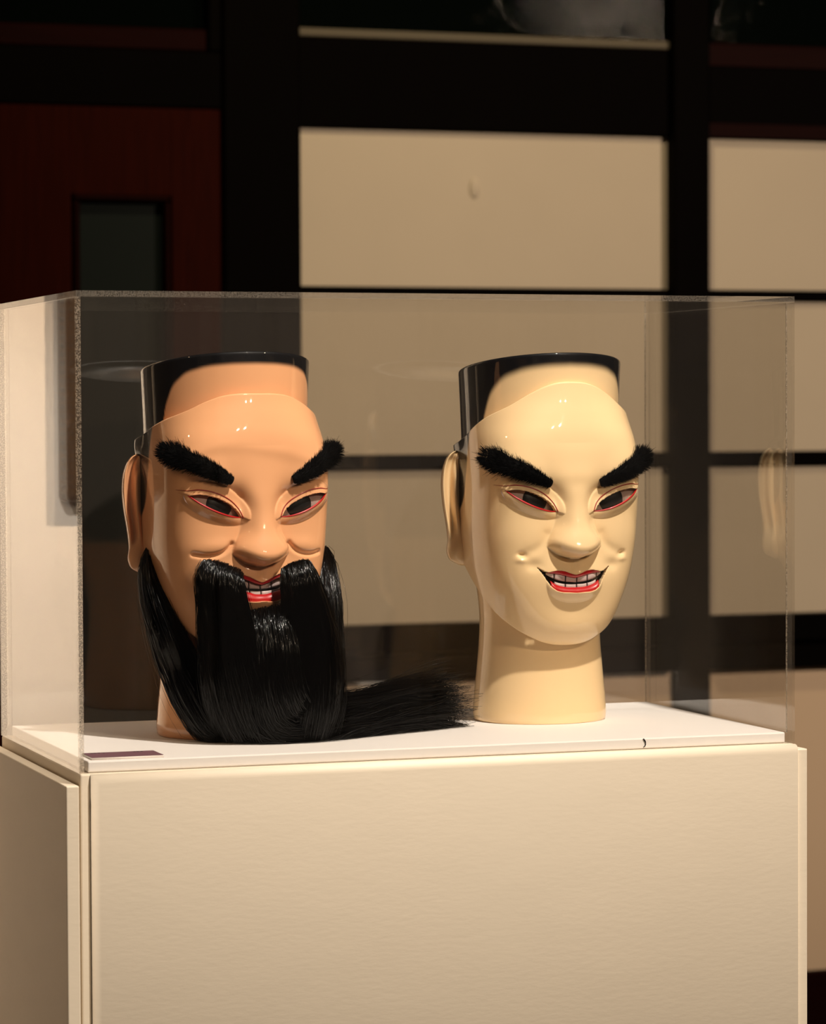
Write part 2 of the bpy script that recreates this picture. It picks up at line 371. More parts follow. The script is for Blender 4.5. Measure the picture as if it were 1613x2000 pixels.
def dome(r2, p=.5): return np.maximum(0, 1-r2)**p
def smax(*a, k=5.0):
    a = np.stack(a); m = a.max(0); return m+k*np.log(np.exp((a-m)/k).sum(0))-k*math.log(len(a))*np.exp(-np.abs(m)/k)
def seg_groove(u, v, P, sig):
    P = curve_pts(P, 40); d2 = np.full(u.shape, 1e9)
    for p in P: d2 = np.minimum(d2, (u-p[0])**2+(v-p[1])**2)
    return np.exp(-d2/(2*sig**2))
def feat(u, v, kind):
    """carved relief of the face, forward of the plain mask surface"""
    a = np.abs(u)
    h = np.zeros_like(u)
    # brow ridge and eye sockets
    h += 3*np.exp(-ell(a, v, 95, 494, 62, 24, .40))
    h -= 12*np.exp(-ell(a, v, 82, 449, 50, 24, .42)**1.5)
    h -= 4*np.exp(-ell(a, v, 44, 440, 15, 28))
    # cheeks
    h += 3*np.exp(-ell(a, v, 92, 366, 60, 36, -.2))
    # eyeball mound with crisp rim, tighter below the lid
    rot = .40; c_, s_ = math.cos(rot), math.sin(rot)
    ex_ = (a-87)*c_+(v-431)*s_; ey_ = -(a-87)*s_+(v-431)*c_
    r2 = (ex_/67)**2+np.where(ey_ > 0, ey_/40, ey_/26)**2
    h += np.where(ey_ > 0, 16*dome(r2, .60), 16*dome(r2, 1.0))
    # nose: one broad form, soft at the bridge, crisp round the wings
    hb = cub(v, [300, 335, 346, 360, 380, 409, 440, 470, 500, 540], [44, 46, 45, 41, 33, 24, 16, 9, 4, 0])
    wd_ = cub(v, [300, 330, 345, 356, 368, 382, 409, 440, 480, 540], [53, 54, 55, 53, 48, 42, 40, 44, 60, 80])
    pw_ = cub(v, [330, 362, 376, 395, 430], [.62, .66, .95, 1.5, 2.0])
    g_ = np.maximum(0, 1-(a/wd_)**2.3)**pw_
    vbt = 321+22*(a/54)**2
    tt_ = np.clip((v-vbt)/24, 0, 1)
    h += hb*g_*np.sqrt(np.maximum(0, 1-(1-tt_)**2))
    h -= 5*np.exp(-ell(a, v, 19, 325, 8, 4.5))*sstep(316, 322, v)
    # philtrum, lips
    h += 9*np.exp(-ell(a, v, 0, 282, 62, 40)**1.3)
    h -= 2.0*np.exp(-ell(a, v, 0, 304, 7, 12))
    lipm = 15*dome(ell(a, v, 0, 272, 57, 35), .6)*sstep(300, 262, v)
    h += lipm
    h += 4*np.exp(-ell(a, v, 0, 190, 45, 26))
    if kind == 'pale':
        h -= 5.5*np.exp(-ell(a, v, 102, 329, 8, 5, .3)); h += 2.5*np.exp(-ell(a, v, 104, 318, 9, 5))
        h -= 2.6*seg_groove(a, v, [(56, 366), (64, 350), (78, 338), (96, 331)], 7)
        h -= 4.5*np.exp(-ell(a, v, 80, 308, 15, 11))
    else:
        h -= 6.5*seg_groove(a, v, [(56, 362), (61, 356), (71, 348), (88, 342), (106, 341), (122, 344)], 3.2)
        h += 3.5*np.exp(-ell(a, v, 88, 357, 36, 14, -.1))
    return h*sstep(152, 138, a)
def base_w(u, v):
    a = cub(v, *A_V); b = cub(v, *B_V); n = cub(v, *N_V)
    q = np.clip(np.abs(u)/a, 0, .9995)
    return b*(1-q**n)**(1/n)
def surf(u, v, kind):
    u = np.asarray(u, float); v = np.asarray(v, float)
    return base_w(u, v)+feat(u, v, kind)
def to_m(U, V, Wd):
    """sculpting units (lateral, up, forward) -> metres in the head's own frame, face towards -Y"""
    return np.stack([np.asarray(U)*S, -np.asarray(Wd)*S, np.asarray(V)*S], -1)

def closed_poly(up, lo, n=120):
    a = curve_pts(up, n); b = curve_pts(lo, n)[::-1]
    return np.vstack([a, b[1:-1]])
def inside(poly, x, y):
    c = np.zeros(x.shape, bool); n = len(poly)
    for i in range(n):
        x1, y1 = poly[i]; x2, y2 = poly[(i+1) % n]
        if y1 == y2: continue
        k = ((y1 > y) != (y2 > y)) & (x < (x2-x1)*(y-y1)/(y2-y1)+x1)
        c ^= k
    return c

def build_mask(kind, root, matl):
    # columns: equal steps along the n=4 section, from the rear left edge round the front
    ph = np.linspace(0, math.pi/2, 4000); su = 160*np.sin(ph)**.5; sw = 175*np.cos(ph)**.5
    L = np.r_[0, np.cumsum(np.hypot(np.diff(su), np.diff(sw)))]; Lq = L[-1]
    back = 26.0
    cols_front = np.linspace(0, Lq, 205)
    cols_side = Lq+np.linspace(0, back, 10)[1:]
    Lc = np.r_[cols_front, cols_side]; Lc = np.r_[-Lc[::-1][:-1], Lc]
    sgn = np.sign(Lc); La = np.abs(Lc)
    phc = np.interp(La, L, ph); ex = np.maximum(0, La-Lq)
    if kind == 'pale': vt = cub(La, [-30, 0, 30, 55, 80, 120, 170, 230, 300, 340], [652, 654, 652, 645, 633, 609, 587, 564, 541, 528])
    else: vt = cub(La, [-40, 0, 40, 70, 95, 130, 190, 240, 300, 340], [632.5, 633, 632.5, 628, 619, 602, 583, 571, 556, 545])
    vb = cub(La, [-25, 0, 25, 50, 82, 113, 160, 200, 240, 300, 340], [155.5, 155, 155.5, 157, 163, 176, 205, 234, 262, 303, 325])
    nr = 330
    s = np.linspace(0, 1, nr)[:, None]
    V = vb[None]+(vt-vb)[None]*s
    a = cub(V, *A_V); b = cub(V, *B_V); n = cub(V, *N_V)
    sp = np.sin(phc)[None]; cp = np.cos(phc)[None]
    xi = np.clip(np.abs(sp)**.5, 0, 1)
    U = sgn[None]*a*xi
    Wb = b*np.maximum(0, 1-xi**n)**(1/n)-ex[None]
    # flare of the rear upper corner
    U = U+sgn[None]*7*sstep(250, 320, La)[None]*np.exp(-((V-545)/32)**2)
    nc = len(Lc)
    # snap grid points on the eye and mouth outlines
    polys = []
    for sx in (-1, 1):
        e = closed_poly(UP_LID, LO_LID); e = e.copy(); e[:, 0] *= sx; polys.append(e)
    mu, ml = np.array(MOUTH[kind]['up'], float), np.array(MOUTH[kind]['lo'], float)
    full = lambda P: np.vstack([np.c_[-P[::-1][:-1, 0], P[::-1][:-1, 1]], P])
    mp = np.vstack([curve_pts(full(mu), 200), curve_pts(full(ml), 200)[::-1][1:-1]]); polys.append(mp)
    Uf, Vf = U.ravel().copy(), V.ravel().copy()
    snapped = np.zeros(Uf.size, bool)
    front = np.tile(La < 175, (nr, 1)).ravel()
    for P in polys:
        bb = front & (Uf > P[:, 0].min()-4) & (Uf < P[:, 0].max()+4) & (Vf > P[:, 1].min()-4) & (Vf < P[:, 1].max()+4)
        idx = np.nonzero(bb)[0]
        P2 = np.vstack([P, P[:1]]); dense = np.vstack([P2[:-1]+(P2[1:]-P2[:-1])*f for f in (0, .25, .5, .75)])
        d = (Uf[idx, None]-dense[None, :, 0])**2+(Vf[idx, None]-dense[None, :, 1])**2
        j = d.argmin(1); near = d[np.arange(len(idx)), j] < .85**2
        Uf[idx[near]] = dense[j[near], 0]; Vf[idx[near]] = dense[j[near], 1]; snapped[idx[near]] = True
    Wf = np.where(front & snapped, base_w(Uf, Vf), Wb.ravel())
    Wf = Wf+np.where(front, feat(Uf, Vf, kind), 0)
    i = np.arange(nr-1)[:, None]*nc; j = np.arange(nc-1)[None]
    Q = np.stack([i+j, i+j+1, i+nc+j+1, i+nc+j], -1).reshape(-1, 4)
    cu = Uf[Q].mean(1); cv = Vf[Q].mean(1); kill = np.zeros(len(Q), bool)
    fq = front[Q].all(1)
    for P in polys: kill |= fq & inside(P, cu, cv)
    Q = Q[~kill]
    # boundary edges -> folded rims
    E = np.vstack([Q[:, [0, 1]], Q[:, [1, 2]], Q[:, [2, 3]], Q[:, [3, 0]]])
    key = np.sort(E, 1); _, inv, cnt = np.unique(key[:, 0].astype(np.int64)*10**7+key[:, 1], return_inverse=True, return_counts=True)
    B = E[cnt[inv] == 1]
    verts = np.stack([Uf, Vf, Wf], 1)
    rr, cc = np.divmod(np.arange(Uf.size), nc)
    outer = (rr == 0) | (rr == nr-1) | (cc == 0) | (cc == nc-1)
    bo = outer[B].all(1)
    quads = [Q]; vv = [verts]; off = len(verts)
    def fold(B, offs):
        nonlocal off
        ids = np.unique(B); mp_ = {k: n_ for n_, k in enumerate(ids)}
        prev = ids; Bm = np.vectorize(mp_.get)(B)
        for fn in offs:
            nv = fn(verts[ids]); vv.append(nv); cur = off+np.arange(len(ids)); off += len(ids)
            quads.append(np.stack([prev[Bm[:, 1]], prev[Bm[:, 0]], cur[Bm[:, 0]], cur[Bm[:, 1]]], 1)); prev = cur
    def inward(d, dv):
        def f(P):
            P = P.copy(); r = np.hypot(P[:, 0], P[:, 2]-10); k = 1-d/np.maximum(r, 1)
            P[:, 0] *= k; P[:, 2] = 10+(P[:, 2]-10)*k
            P[:, 1] += dv*np.where(P[:, 1] < 400, -1, 1)
            return P
        return f
    fold(B[bo], [inward(2, 1.6), inward(6, 1.8), inward(10, 0), inward(13, -14)])
    def sink(d):
        def f(P): P = P.copy(); P[:, 2] -= d; return P
        return f
    fold(B[~bo], [sink(2.5), sink(12)])
    Vx = np.vstack(vv)
    me = new_mesh('face_mask', to_m(Vx[:, 0], Vx[:, 1], Vx[:, 2]), quads)
    # hair brushed on the rear edge of the mask
    soft = 3.0
    ang = np.degrees(np.arctan2(np.abs(Vx[:, 0]), Vx[:, 2]))
    lim = cub(Vx[:, 1], [300, 400, 430, 480, 540, 600], [110, 96, 86, 80, 77, 74])
    paint = sstep(lim-soft*.5, lim+soft*.5, ang)*sstep(385, 420, Vx[:, 1])
    at = me.attributes.new('hair_paint', 'FLOAT', 'POINT'); at.data.foreach_set('value', paint.astype(np.float32))
    return obj('face_mask', me, matl, root)

def build_form(kind, root, matl):
    """turned column: neck, skull and flat-topped crown"""
    vs = np.r_[np.array([0, 1.5, 4]), np.linspace(8, 520, 70), np.linspace(526, 684, 60), np.array([686.5, 688, 688.6])]
    th = np.linspace(0, 2*math.pi, 321)[:-1]
    R = cub(vs, [0, 3, 8, 40, 100, 150, 200, 260, 320, 400, 540, 620, 684], [127, 130, 131, 129.5, 124, 119.5, 118, 124, 136, 146, 152, 155, 158])
    R[-3:] = [157.5, 156, 153]
    FB = cub(vs, [0, 100, 160, 260, 360, 500, 560, 690], [113, 110, 108, 112, 130, 148, 156, 158])   # front half depth
    U = R[:, None]*np.sin(th)[None]; Wd = np.where(np.cos(th)[None] > 0, (FB/158*158)[:, None], np.minimum(R, 150)[:, None])*np.cos(th)[None]
    Wd = np.where(np.cos(th)[None] > 0, np.minimum(FB, R)[:, None]*np.cos(th)[None], Wd)
    V = np.repeat(vs[:, None], len(th), 1)
    top = 686+.165*Wd
    V = np.where(V > 560, 560+(V-560)*(top-560)/(688.6-560), V)
    # inner lip and recessed top
    extra = []
    for k, dz in ((.93, 0), (.915, -2), (.90, -9), (.45, -9)):
        extra.append((U[-1]*k, V[-1]+.165*Wd[-1]*(k-1)+dz, Wd[-1]*k))
    U = np.vstack([U]+[e[0] for e in extra]); V = np.vstack([V]+[e[1] for e in extra]); Wd = np.vstack([Wd]+[e[2] for e in extra])
    nr, nc = U.shape
    i = np.arange(nr-1)[:, None]*nc; j = np.arange(nc)[None]; k = (j+1) % nc
    Q = np.stack([i+j, i+nc+j, i+nc+k, i+k], -1).reshape(-1, 4)
    P = np.stack([U.ravel(), V.ravel(), Wd.ravel()], 1)
    P = np.vstack([P, [[0, V[-1].mean(), 0]], [[0, 0, 0]]]); ct, cb = len(P)-2, len(P)-1
    jj = np.arange(nc)
    Tt = np.vstack([np.stack([(nr-1)*nc+jj, np.full(nc, ct), (nr-1)*nc+(jj+1) % nc], 1), np.stack([jj, (jj+1) % nc, np.full(nc, cb)], 1)])
    me = new_mesh('head_form', to_m(P[:, 0], P[:, 1], P[:, 2]), [Q[:, ::-1], Tt[:, ::-1]])
    ang = np.degrees(np.arctan2(np.abs(P[:, 0]), P[:, 2]))
    soft = 9 if kind == 'pale' else 5
    vbnd = cub(ang, [0, 20, 38, 52, 62, 68, 73], [687, 684, 674, 654, 615, 560, 470] if kind == 'pale' else [689, 687, 680, 664, 632, 585, 470])
    paint = sstep(-soft, soft, P[:, 1]-vbnd)
    paint = np.where(ang > 73, 1, paint)*sstep(330, 350, P[:, 1])
    at = me.attributes.new('hair_paint', 'FLOAT', 'POINT'); at.data.foreach_set('value', np.clip(paint, 0, 1).astype(np.float32))
    return obj('head_form', me, matl, root)

def build_ear(sx, kind, root, matl):
    """cupped ear: p runs outwards from the skull, q down the ear"""
    n, m_ = 64, 30
    vv = np.linspace(0, 1, n)
    vq = 526-224*vv
    inner = cub(vv, [0, .1, .5, .85, 1], [4, 0, 0, 0, 6])
    outer = cub(vv, [0, .02, .06, .14, .25, .45, .65, .78, .90, .96, 1], [24, 34, 43, 51, 55, 53, 46, 43, 44, 36, 18])
    p = np.linspace(0, 1, m_)
    Pp = inner[:, None]+(outer-inner)[:, None]*p[None]
    upper = sstep(.80, .62, vv)[:, None]
    helix = np.exp(-((p-.90)/.075)**2)[None]*11*upper
    scapha = -7*np.exp(-((p-.72)/.09)**2)[None]*upper
    anti = 9*np.exp(-((p-.48)/.10)**2)[None]*upper*sstep(.10, .25, vv)[:, None]
    concha = -11*np.exp(-((p-.20)/.14)**2)[None]*upper*sstep(.12, .3, vv)[:, None]
    lobe = 10*np.exp(-(((vv[:, None]-.86)/.12)**2+((p[None]-.55)/.36)**2))
    toph = 8*np.exp(-((vv-.02)/.05)**2)[:, None]*np.sin(p*math.pi)[None]
    hgt = helix+scapha+anti+concha+lobe+toph
    edge = np.sqrt(np.clip(1-((p-.5)/.5)**2*1.0, 0, 1))[None]*np.sqrt(np.clip(np.sin(math.pi*np.clip(vv, .004, .996)), 0, 1))[:, None]**.5
    ed_o = np.clip((1-p)/.10, 0, 1)[None]**.5
    ed_v = np.clip(np.minimum(vv, 1-vv)/.05, 0, 1)[:, None]**.5
    thick = 6
    f = (hgt+thick)*ed_o*ed_v; bk = -thick*.8*ed_o*ed_v
    dirp = np.array([-.92, -.39]); nor = np.array([-.39, .92])     # (u, w) outward-back, and its facing normal
    base = np.array([-143.0, -8.0])
    def place(H):
        uu = base[0]+dirp[0]*Pp+nor[0]*H; ww = base[1]+dirp[1]*Pp+nor[1]*H
        return -sx*uu, np.repeat(vq[:, None], m_, 1), ww
    a = place(f); b = place(bk)
    P = np.vstack([np.stack([x.ravel() for x in a], 1), np.stack([x.ravel() for x in b], 1)])
    i = np.arange(n-1)[:, None]*m_; j = np.arange(m_-1)[None]
    Qa = np.stack([i+j, i+j+1, i+m_+j+1, i+m_+j], -1).reshape(-1, 4); o = n*m_
    Qb = Qa[:, ::-1]+o
    if sx > 0: Qa, Qb = Qa[:, ::-1], Qb[:, ::-1]
    me = new_mesh('ear', to_m(P[:, 0], P[:, 1], P[:, 2]), [Qa, Qb])
    bm = bmesh.new(); bm.from_mesh(me); bmesh.ops.remove_doubles(bm, verts=bm.verts, dist=1e-6); bmesh.ops.recalc_face_normals(bm, faces=bm.faces); bm.to_mesh(me); bm.free()
    return obj('ear', me, matl, root)

def ribbon(name, up, lo, lift_up, lift_lo, matl, parent, kind, bulge=0, nu=60, nv=7, thick=3, x0=None, x1=None):
    """strip across the mouth between two symmetric outlines given for |u|; depth follows the face"""
    up = np.array(up, float); lo = np.array(lo, float)
    a0 = -up[-1, 0] if x0 is None else x0; a1 = up[-1, 0] if x1 is None else x1
    u = np.linspace(a0, a1, nu)
    vu = cub(np.abs(u), up[:, 0], up[:, 1]); vl = cub(np.abs(u), lo[:, 0], lo[:, 1])
    s = np.linspace(0, 1, nv)[:, None]
    Vv = vu[None]*(1-s)+vl[None]*s; Uu = np.repeat(u[None], nv, 0)
    edge_u = np.clip(np.minimum(u-a0, a1-u)/6, 0, 1)**.5
    ref = base_w(Uu, Vv)+9*np.exp(-ell(np.abs(Uu), Vv, 0, 282, 62, 40)**1.3)
    Ww = ref+lift_up*(1-s)+lift_lo*s+bulge*np.sin(np.pi*np.clip(s, 0, 1))*edge_u[None]
    P = np.vstack([np.stack([Uu.ravel(), Vv.ravel(), Ww.ravel()], 1), np.stack([Uu.ravel(), Vv.ravel(), Ww.ravel()-thick], 1)])
    i = np.arange(nv-1)[:, None]*nu; j = np.arange(nu-1)[None]
    Qa = np.stack([i+j, i+nu+j, i+nu+j+1, i+j+1], -1).reshape(-1, 4); o = nu*nv
    ringi = np.r_[np.arange(nu), np.arange(1, nv)*nu+nu-1, (nv-1)*nu+np.arange(nu-1)[::-1], np.arange(1, nv-1)[::-1]*nu]
    rn = np.roll(ringi, -1)
    Qs = np.stack([ringi, rn, rn+o, ringi+o], 1)
    me = new_mesh(name, to_m(P[:, 0], P[:, 1], P[:, 2]), [Qa, Qa[:, ::-1]+o, Qs])
    return obj(name, me, matl, parent)

def hair_arrays(X, rad, taper=.35):
    """X (n,k,3) polylines -> three-sided tapered hairs"""
    n, k, _ = X.shape
    T = np.gradient(X, axis=1); T /= np.linalg.norm(T, axis=2, keepdims=True)+1e-12
    ref = rng.normal(size=(n, 1, 3)); s = np.cross(T, ref); s /= np.linalg.norm(s, axis=2, keepdims=True)+1e-12
    b = np.cross(T, s)
    r = np.broadcast_to(np.asarray(rad, float).reshape(-1, 1), (n, k))*np.linspace(1, taper, k)[None]
    an = np.arange(3)*2*math.pi/3
    V = X[:, :, None]+r[:, :, None, None]*(s[:, :, None]*np.cos(an)[None, None, :, None]+b[:, :, None]*np.sin(an)[None, None, :, None])
    V = V.reshape(-1, 3)
    base = (np.arange(n)[:, None, None]*k+np.arange(k-1)[None, :, None])*3
    j = np.arange(3)[None, None]; q = (j+1) % 3
    Q = np.stack([base+j, base+q, base+3+q, base+3+j], -1).reshape(-1, 4)
    return V, Q

def join_arrays(parts):
    Vs, Qs, Ts, o = [], [], [], 0
    for V, Q, T in parts:
        Vs.append(V); Qs.append(np.asarray(Q)+o)
        if T is not None and len(T): Ts.append(np.asarray(T)+o)
        o += len(V)
    return np.vstack(Vs), [np.vstack(Qs)]+([np.vstack(Ts)] if Ts else [])

def build_brow(sx, kind, root):
    if kind == 'pale': pts = [(51, 463, 10), (78, 475, 14), (112, 490, 19.5), (138, 503, 24), (158, 512, 21)]
    else: pts = [(60, 477, 10), (84, 488, 14), (110, 502, 18), (136, 516, 22), (154, 524, 22), (164, 529, 17)]
    c = curve_pts(pts, 40); u, v, r = c.T
    # the brush stands off the face, further at its outer end
    wd = surf(np.minimum(u, 128), v, kind)+cub(np.arange(40)/39., [0, .4, 1], [3, 6, 4])
    wd = wd-.55*np.maximum(0, u-112)-8*(np.arange(40)/39.)
    Pc = to_m(sx*u, v, wd)
    V, Q, T = tube_arrays(Pc, r*S*.80, 14)
    n = 3600
    ti = rng.random(n)**.9*39; i0 = np.clip(ti.astype(int), 0, 38); f = (ti-i0)[:, None]
    cen = Pc[i0]*(1-f)+Pc[i0+1]*f; rr = (r[i0]*(1-f[:, 0])+r[i0+1]*f[:, 0])*S
    tan = Pc[i0+1]-Pc[i0]; tan /= np.linalg.norm(tan, axis=1, keepdims=True)
    d = rng.normal(size=(n, 3)); d -= (d*tan).sum(1, keepdims=True)*tan; d /= np.linalg.norm(d, axis=1, keepdims=True)
    endf = np.clip((ti/39-.86)/.14, 0, 1)[:, None]
    d = d*(1-.55*endf)+tan*(.35+1.0*endf*rng.random((n, 1))); d += rng.normal(size=(n, 3))*.16; d /= np.linalg.norm(d, axis=1, keepdims=True)
    ln = rr*(.36+.22*rng.random(n)); long = rng.random(n) < .05; ln = np.where(long, ln*1.5, ln)
    k = np.linspace(0, 1, 4)[None, :, None]
    X = cen[:, None]+d[:, None]*((rr*.72)[:, None, None]+ln[:, None, None]*k)+tan[:, None]*(k**2)*(ln*.3)[:, None, None]
    X[..., 1] += 0
    V2, Q2 = hair_arrays(X, .00030, .25)
    Vv, Ff = join_arrays([(V, Q, T), (V2, Q2, None)])
    return obj('eyebrow', new_mesh('eyebrow', Vv, Ff), M['fur'], root, kind='stuff', label='bushy black bristle eyebrow')

def build_head(kind, name, loc, rz, label):
    root = empty(name, loc, rz, label=label, category='mask', group='lacquered mask heads in the case')
    sk = M[kind]
    form = build_form(kind, root, sk)
    mask = build_mask(kind, root, sk)
    for sx in (-1, 1):
        build_ear(sx, kind, root, sk)
        # eye: painted ball set back in the opening, with iris; red lid lines
        ctr = np.array([87., 431.]); rot = .40
        a = np.linspace(0, 2*math.pi, 49)[:-1]; rings = np.linspace(0, 1, 9)[1:]
        pu = [ctr[0]]; pv = [ctr[1]]; rr = [0.]
        for q in rings:
            pu += list(ctr[0]+q*(58*np.cos(a)*math.cos(rot)-24*np.sin(a)*math.sin(rot))); pv += list(ctr[1]+q*(58*np.cos(a)*math.sin(rot)+24*np.sin(a)*math.cos(rot))); rr += [q]*48
        pu, pv, rr = map(np.array, (pu, pv, rr))
        w0 = float(surf(np.array([87.]), np.array([455.]), kind)[0])-10
        def ball(u, v): return w0-.0032*((u-82)**2)-.006*(v-431)**2-.02*(u-87)
        P = to_m(sx*pu, pv, ball(pu, pv))
        j = np.arange(48); tri = np.stack([np.zeros(48, int), 1+j, 1+(j+1) % 48], 1)
        qd = np.vstack([np.stack([1+48*k+j, 1+48*(k+1)+j, 1+48*(k+1)+(j+1) % 48, 1+48*k+(j+1) % 48], 1) for k in range(7)])
        if sx > 0: tri, qd = tri[:, ::-1], qd[:, ::-1]
        eye = obj('eye', new_mesh('eye', P, [tri, qd]), M['sclera'], root)
        iu = 78+np.r_[0, np.concatenate([25*q*np.cos(a) for q in (.5, .9, 1)])]; iv = 432+np.r_[0, np.concatenate([25*q*np.sin(a) for q in (.5, .9, 1)])]
        Pi = to_m(sx*iu, iv, ball(iu, iv)+np.r_[1.6, np.repeat([1.6, 1.2, .2], 48)])
        qd2 = np.vstack([np.stack([1+48*k+j, 1+48*(k+1)+j, 1+48*(k+1)+(j+1) % 48, 1+48*k+(j+1) % 48], 1) for k in range(2)])
        if sx > 0: qd2 = qd2[:, ::-1]
        obj('iris', new_mesh('iris', Pi, [tri, qd2]), M['iris'], eye)
        fold = curve_pts([(150, 461), (136, 459.5), (120, 461), (105, 459.5), (89, 455.5), (72, 448.5), (58, 440), (45, 427), (36, 409)], 60)
        tube('lid_line', to_m(sx*fold[:, 0], fold[:, 1], surf(fold[:, 0], fold[:, 1], kind)+.1), 1.15*S*np.minimum(1, np.linspace(.25, 3.5, 60)), M['dred'], root, 8)
        lo = curve_pts(LO_LID, 60)
        tube('lower_lid_rim', to_m(sx*lo[:, 0], lo[:, 1]+.8, surf(lo[:, 0], lo[:, 1], kind)-.6), 2.0*S*np.sin(np.linspace(.25, math.pi-.25, 60))**.5, M['red'], root, 8)
        build_brow(sx, kind, root)
    # mouth
    mo = MOUTH[kind]
    if kind == 'pale':
        lip_lo = [(0, 284), (12, 286), (24, 289.5), (36, 292), (46, 293), (54, 294.5)]
        ut_lo = [(0, 275.5), (24, 278), (44, 284), (56, 291)]
        lt_up = [(0, 271.5), (24, 273), (44, 279), (54, 286)]; lt_lo = [(0, 264), (24, 266), (44, 272), (54, 282)]
        ll_up = [(0, 266), (22, 267.5), (40, 273), (50, 280), (55, 286)]
        lines = [-62, -41, -19, 4, 26, 46, 62]
    else:
        lip_lo = [(0, 287), (12, 290), (24, 295), (36, 299), (46, 301), (58, 303)]
        ut_lo = [(0, 279), (24, 281), (44, 287), (58, 295)]
        lt_up = [(0, 275), (24, 277), (40, 281), (50, 288)]; lt_lo = [(0, 267), (24, 268), (40, 273), (50, 282)]
        ll_up = [(0, 270), (12, 270.5), (24, 274), (36, 277), (44, 279), (48, 280)]
        lines = [-62, -42, -22, 0, 22, 42, 62]
    ribbon('mouth_cavity', [(x, y+4) for x, y in mo['up']], [(x, y-4) for x, y in mo['lo']], -15, -15, M['black'], root, kind, thick=1)
    up_in = [(x, y+2.0) for x, y in mo['up'] if x < 60]
    lim = min(up_in[-1][0], lip_lo[-1][0])
    ribbon('upper_lip', up_in, lip_lo, -1.5, -4.5, M['red'], root, kind, bulge=.8, x0=-lim, x1=lim)
    dp = 0 if kind == 'pale' else 5      # the bearded mouth is carved deeper
    for xa, xb in zip(lines[:-1], lines[1:]):
        xa2, xb2 = max(xa, -57)+1.2, min(xb, 57)-1.2
        ribbon('tooth', lip_lo[:-1]+[(60, lip_lo[-1][1]+1)], ut_lo, -6.0-dp, -6.5-dp, M['tooth'], root, kind, bulge=.8, nu=9, nv=5, x0=xa2, x1=xb2)
    for xa, xb in zip(lines[1:-2], lines[2:-1]):
        xa2, xb2 = max(xa, -46)+1.2, min(xb, 46)-1.2
        ribbon('tooth', lt_up, lt_lo, -6.5, -5.0, M['tooth'], root, kind, bulge=.8, nu=9, nv=5, x0=xa2, x1=xb2)
    lo_in = [(x, y-1.5) for x, y in mo['lo'] if x < 56]
    lim = min(ll_up[-1][0], lo_in[-1][0])-1
    ribbon('lower_lip', ll_up, lo_in, -2.5, 6.0, M['red'], root, kind, bulge=3.5, x0=-lim, x1=lim)
    return root

pale = build_head('pale', 'mask_head', (.4915, .2020, T_+.0002), math.radians(1.0), 'cream lacquered mask head with bushy brows and smiling red lips')
pink = build_head('pink', 'mask_head', (.1772, .1802, T_+.0002), math.radians(6.0), 'peach lacquered mask head with long black beard and moustache')

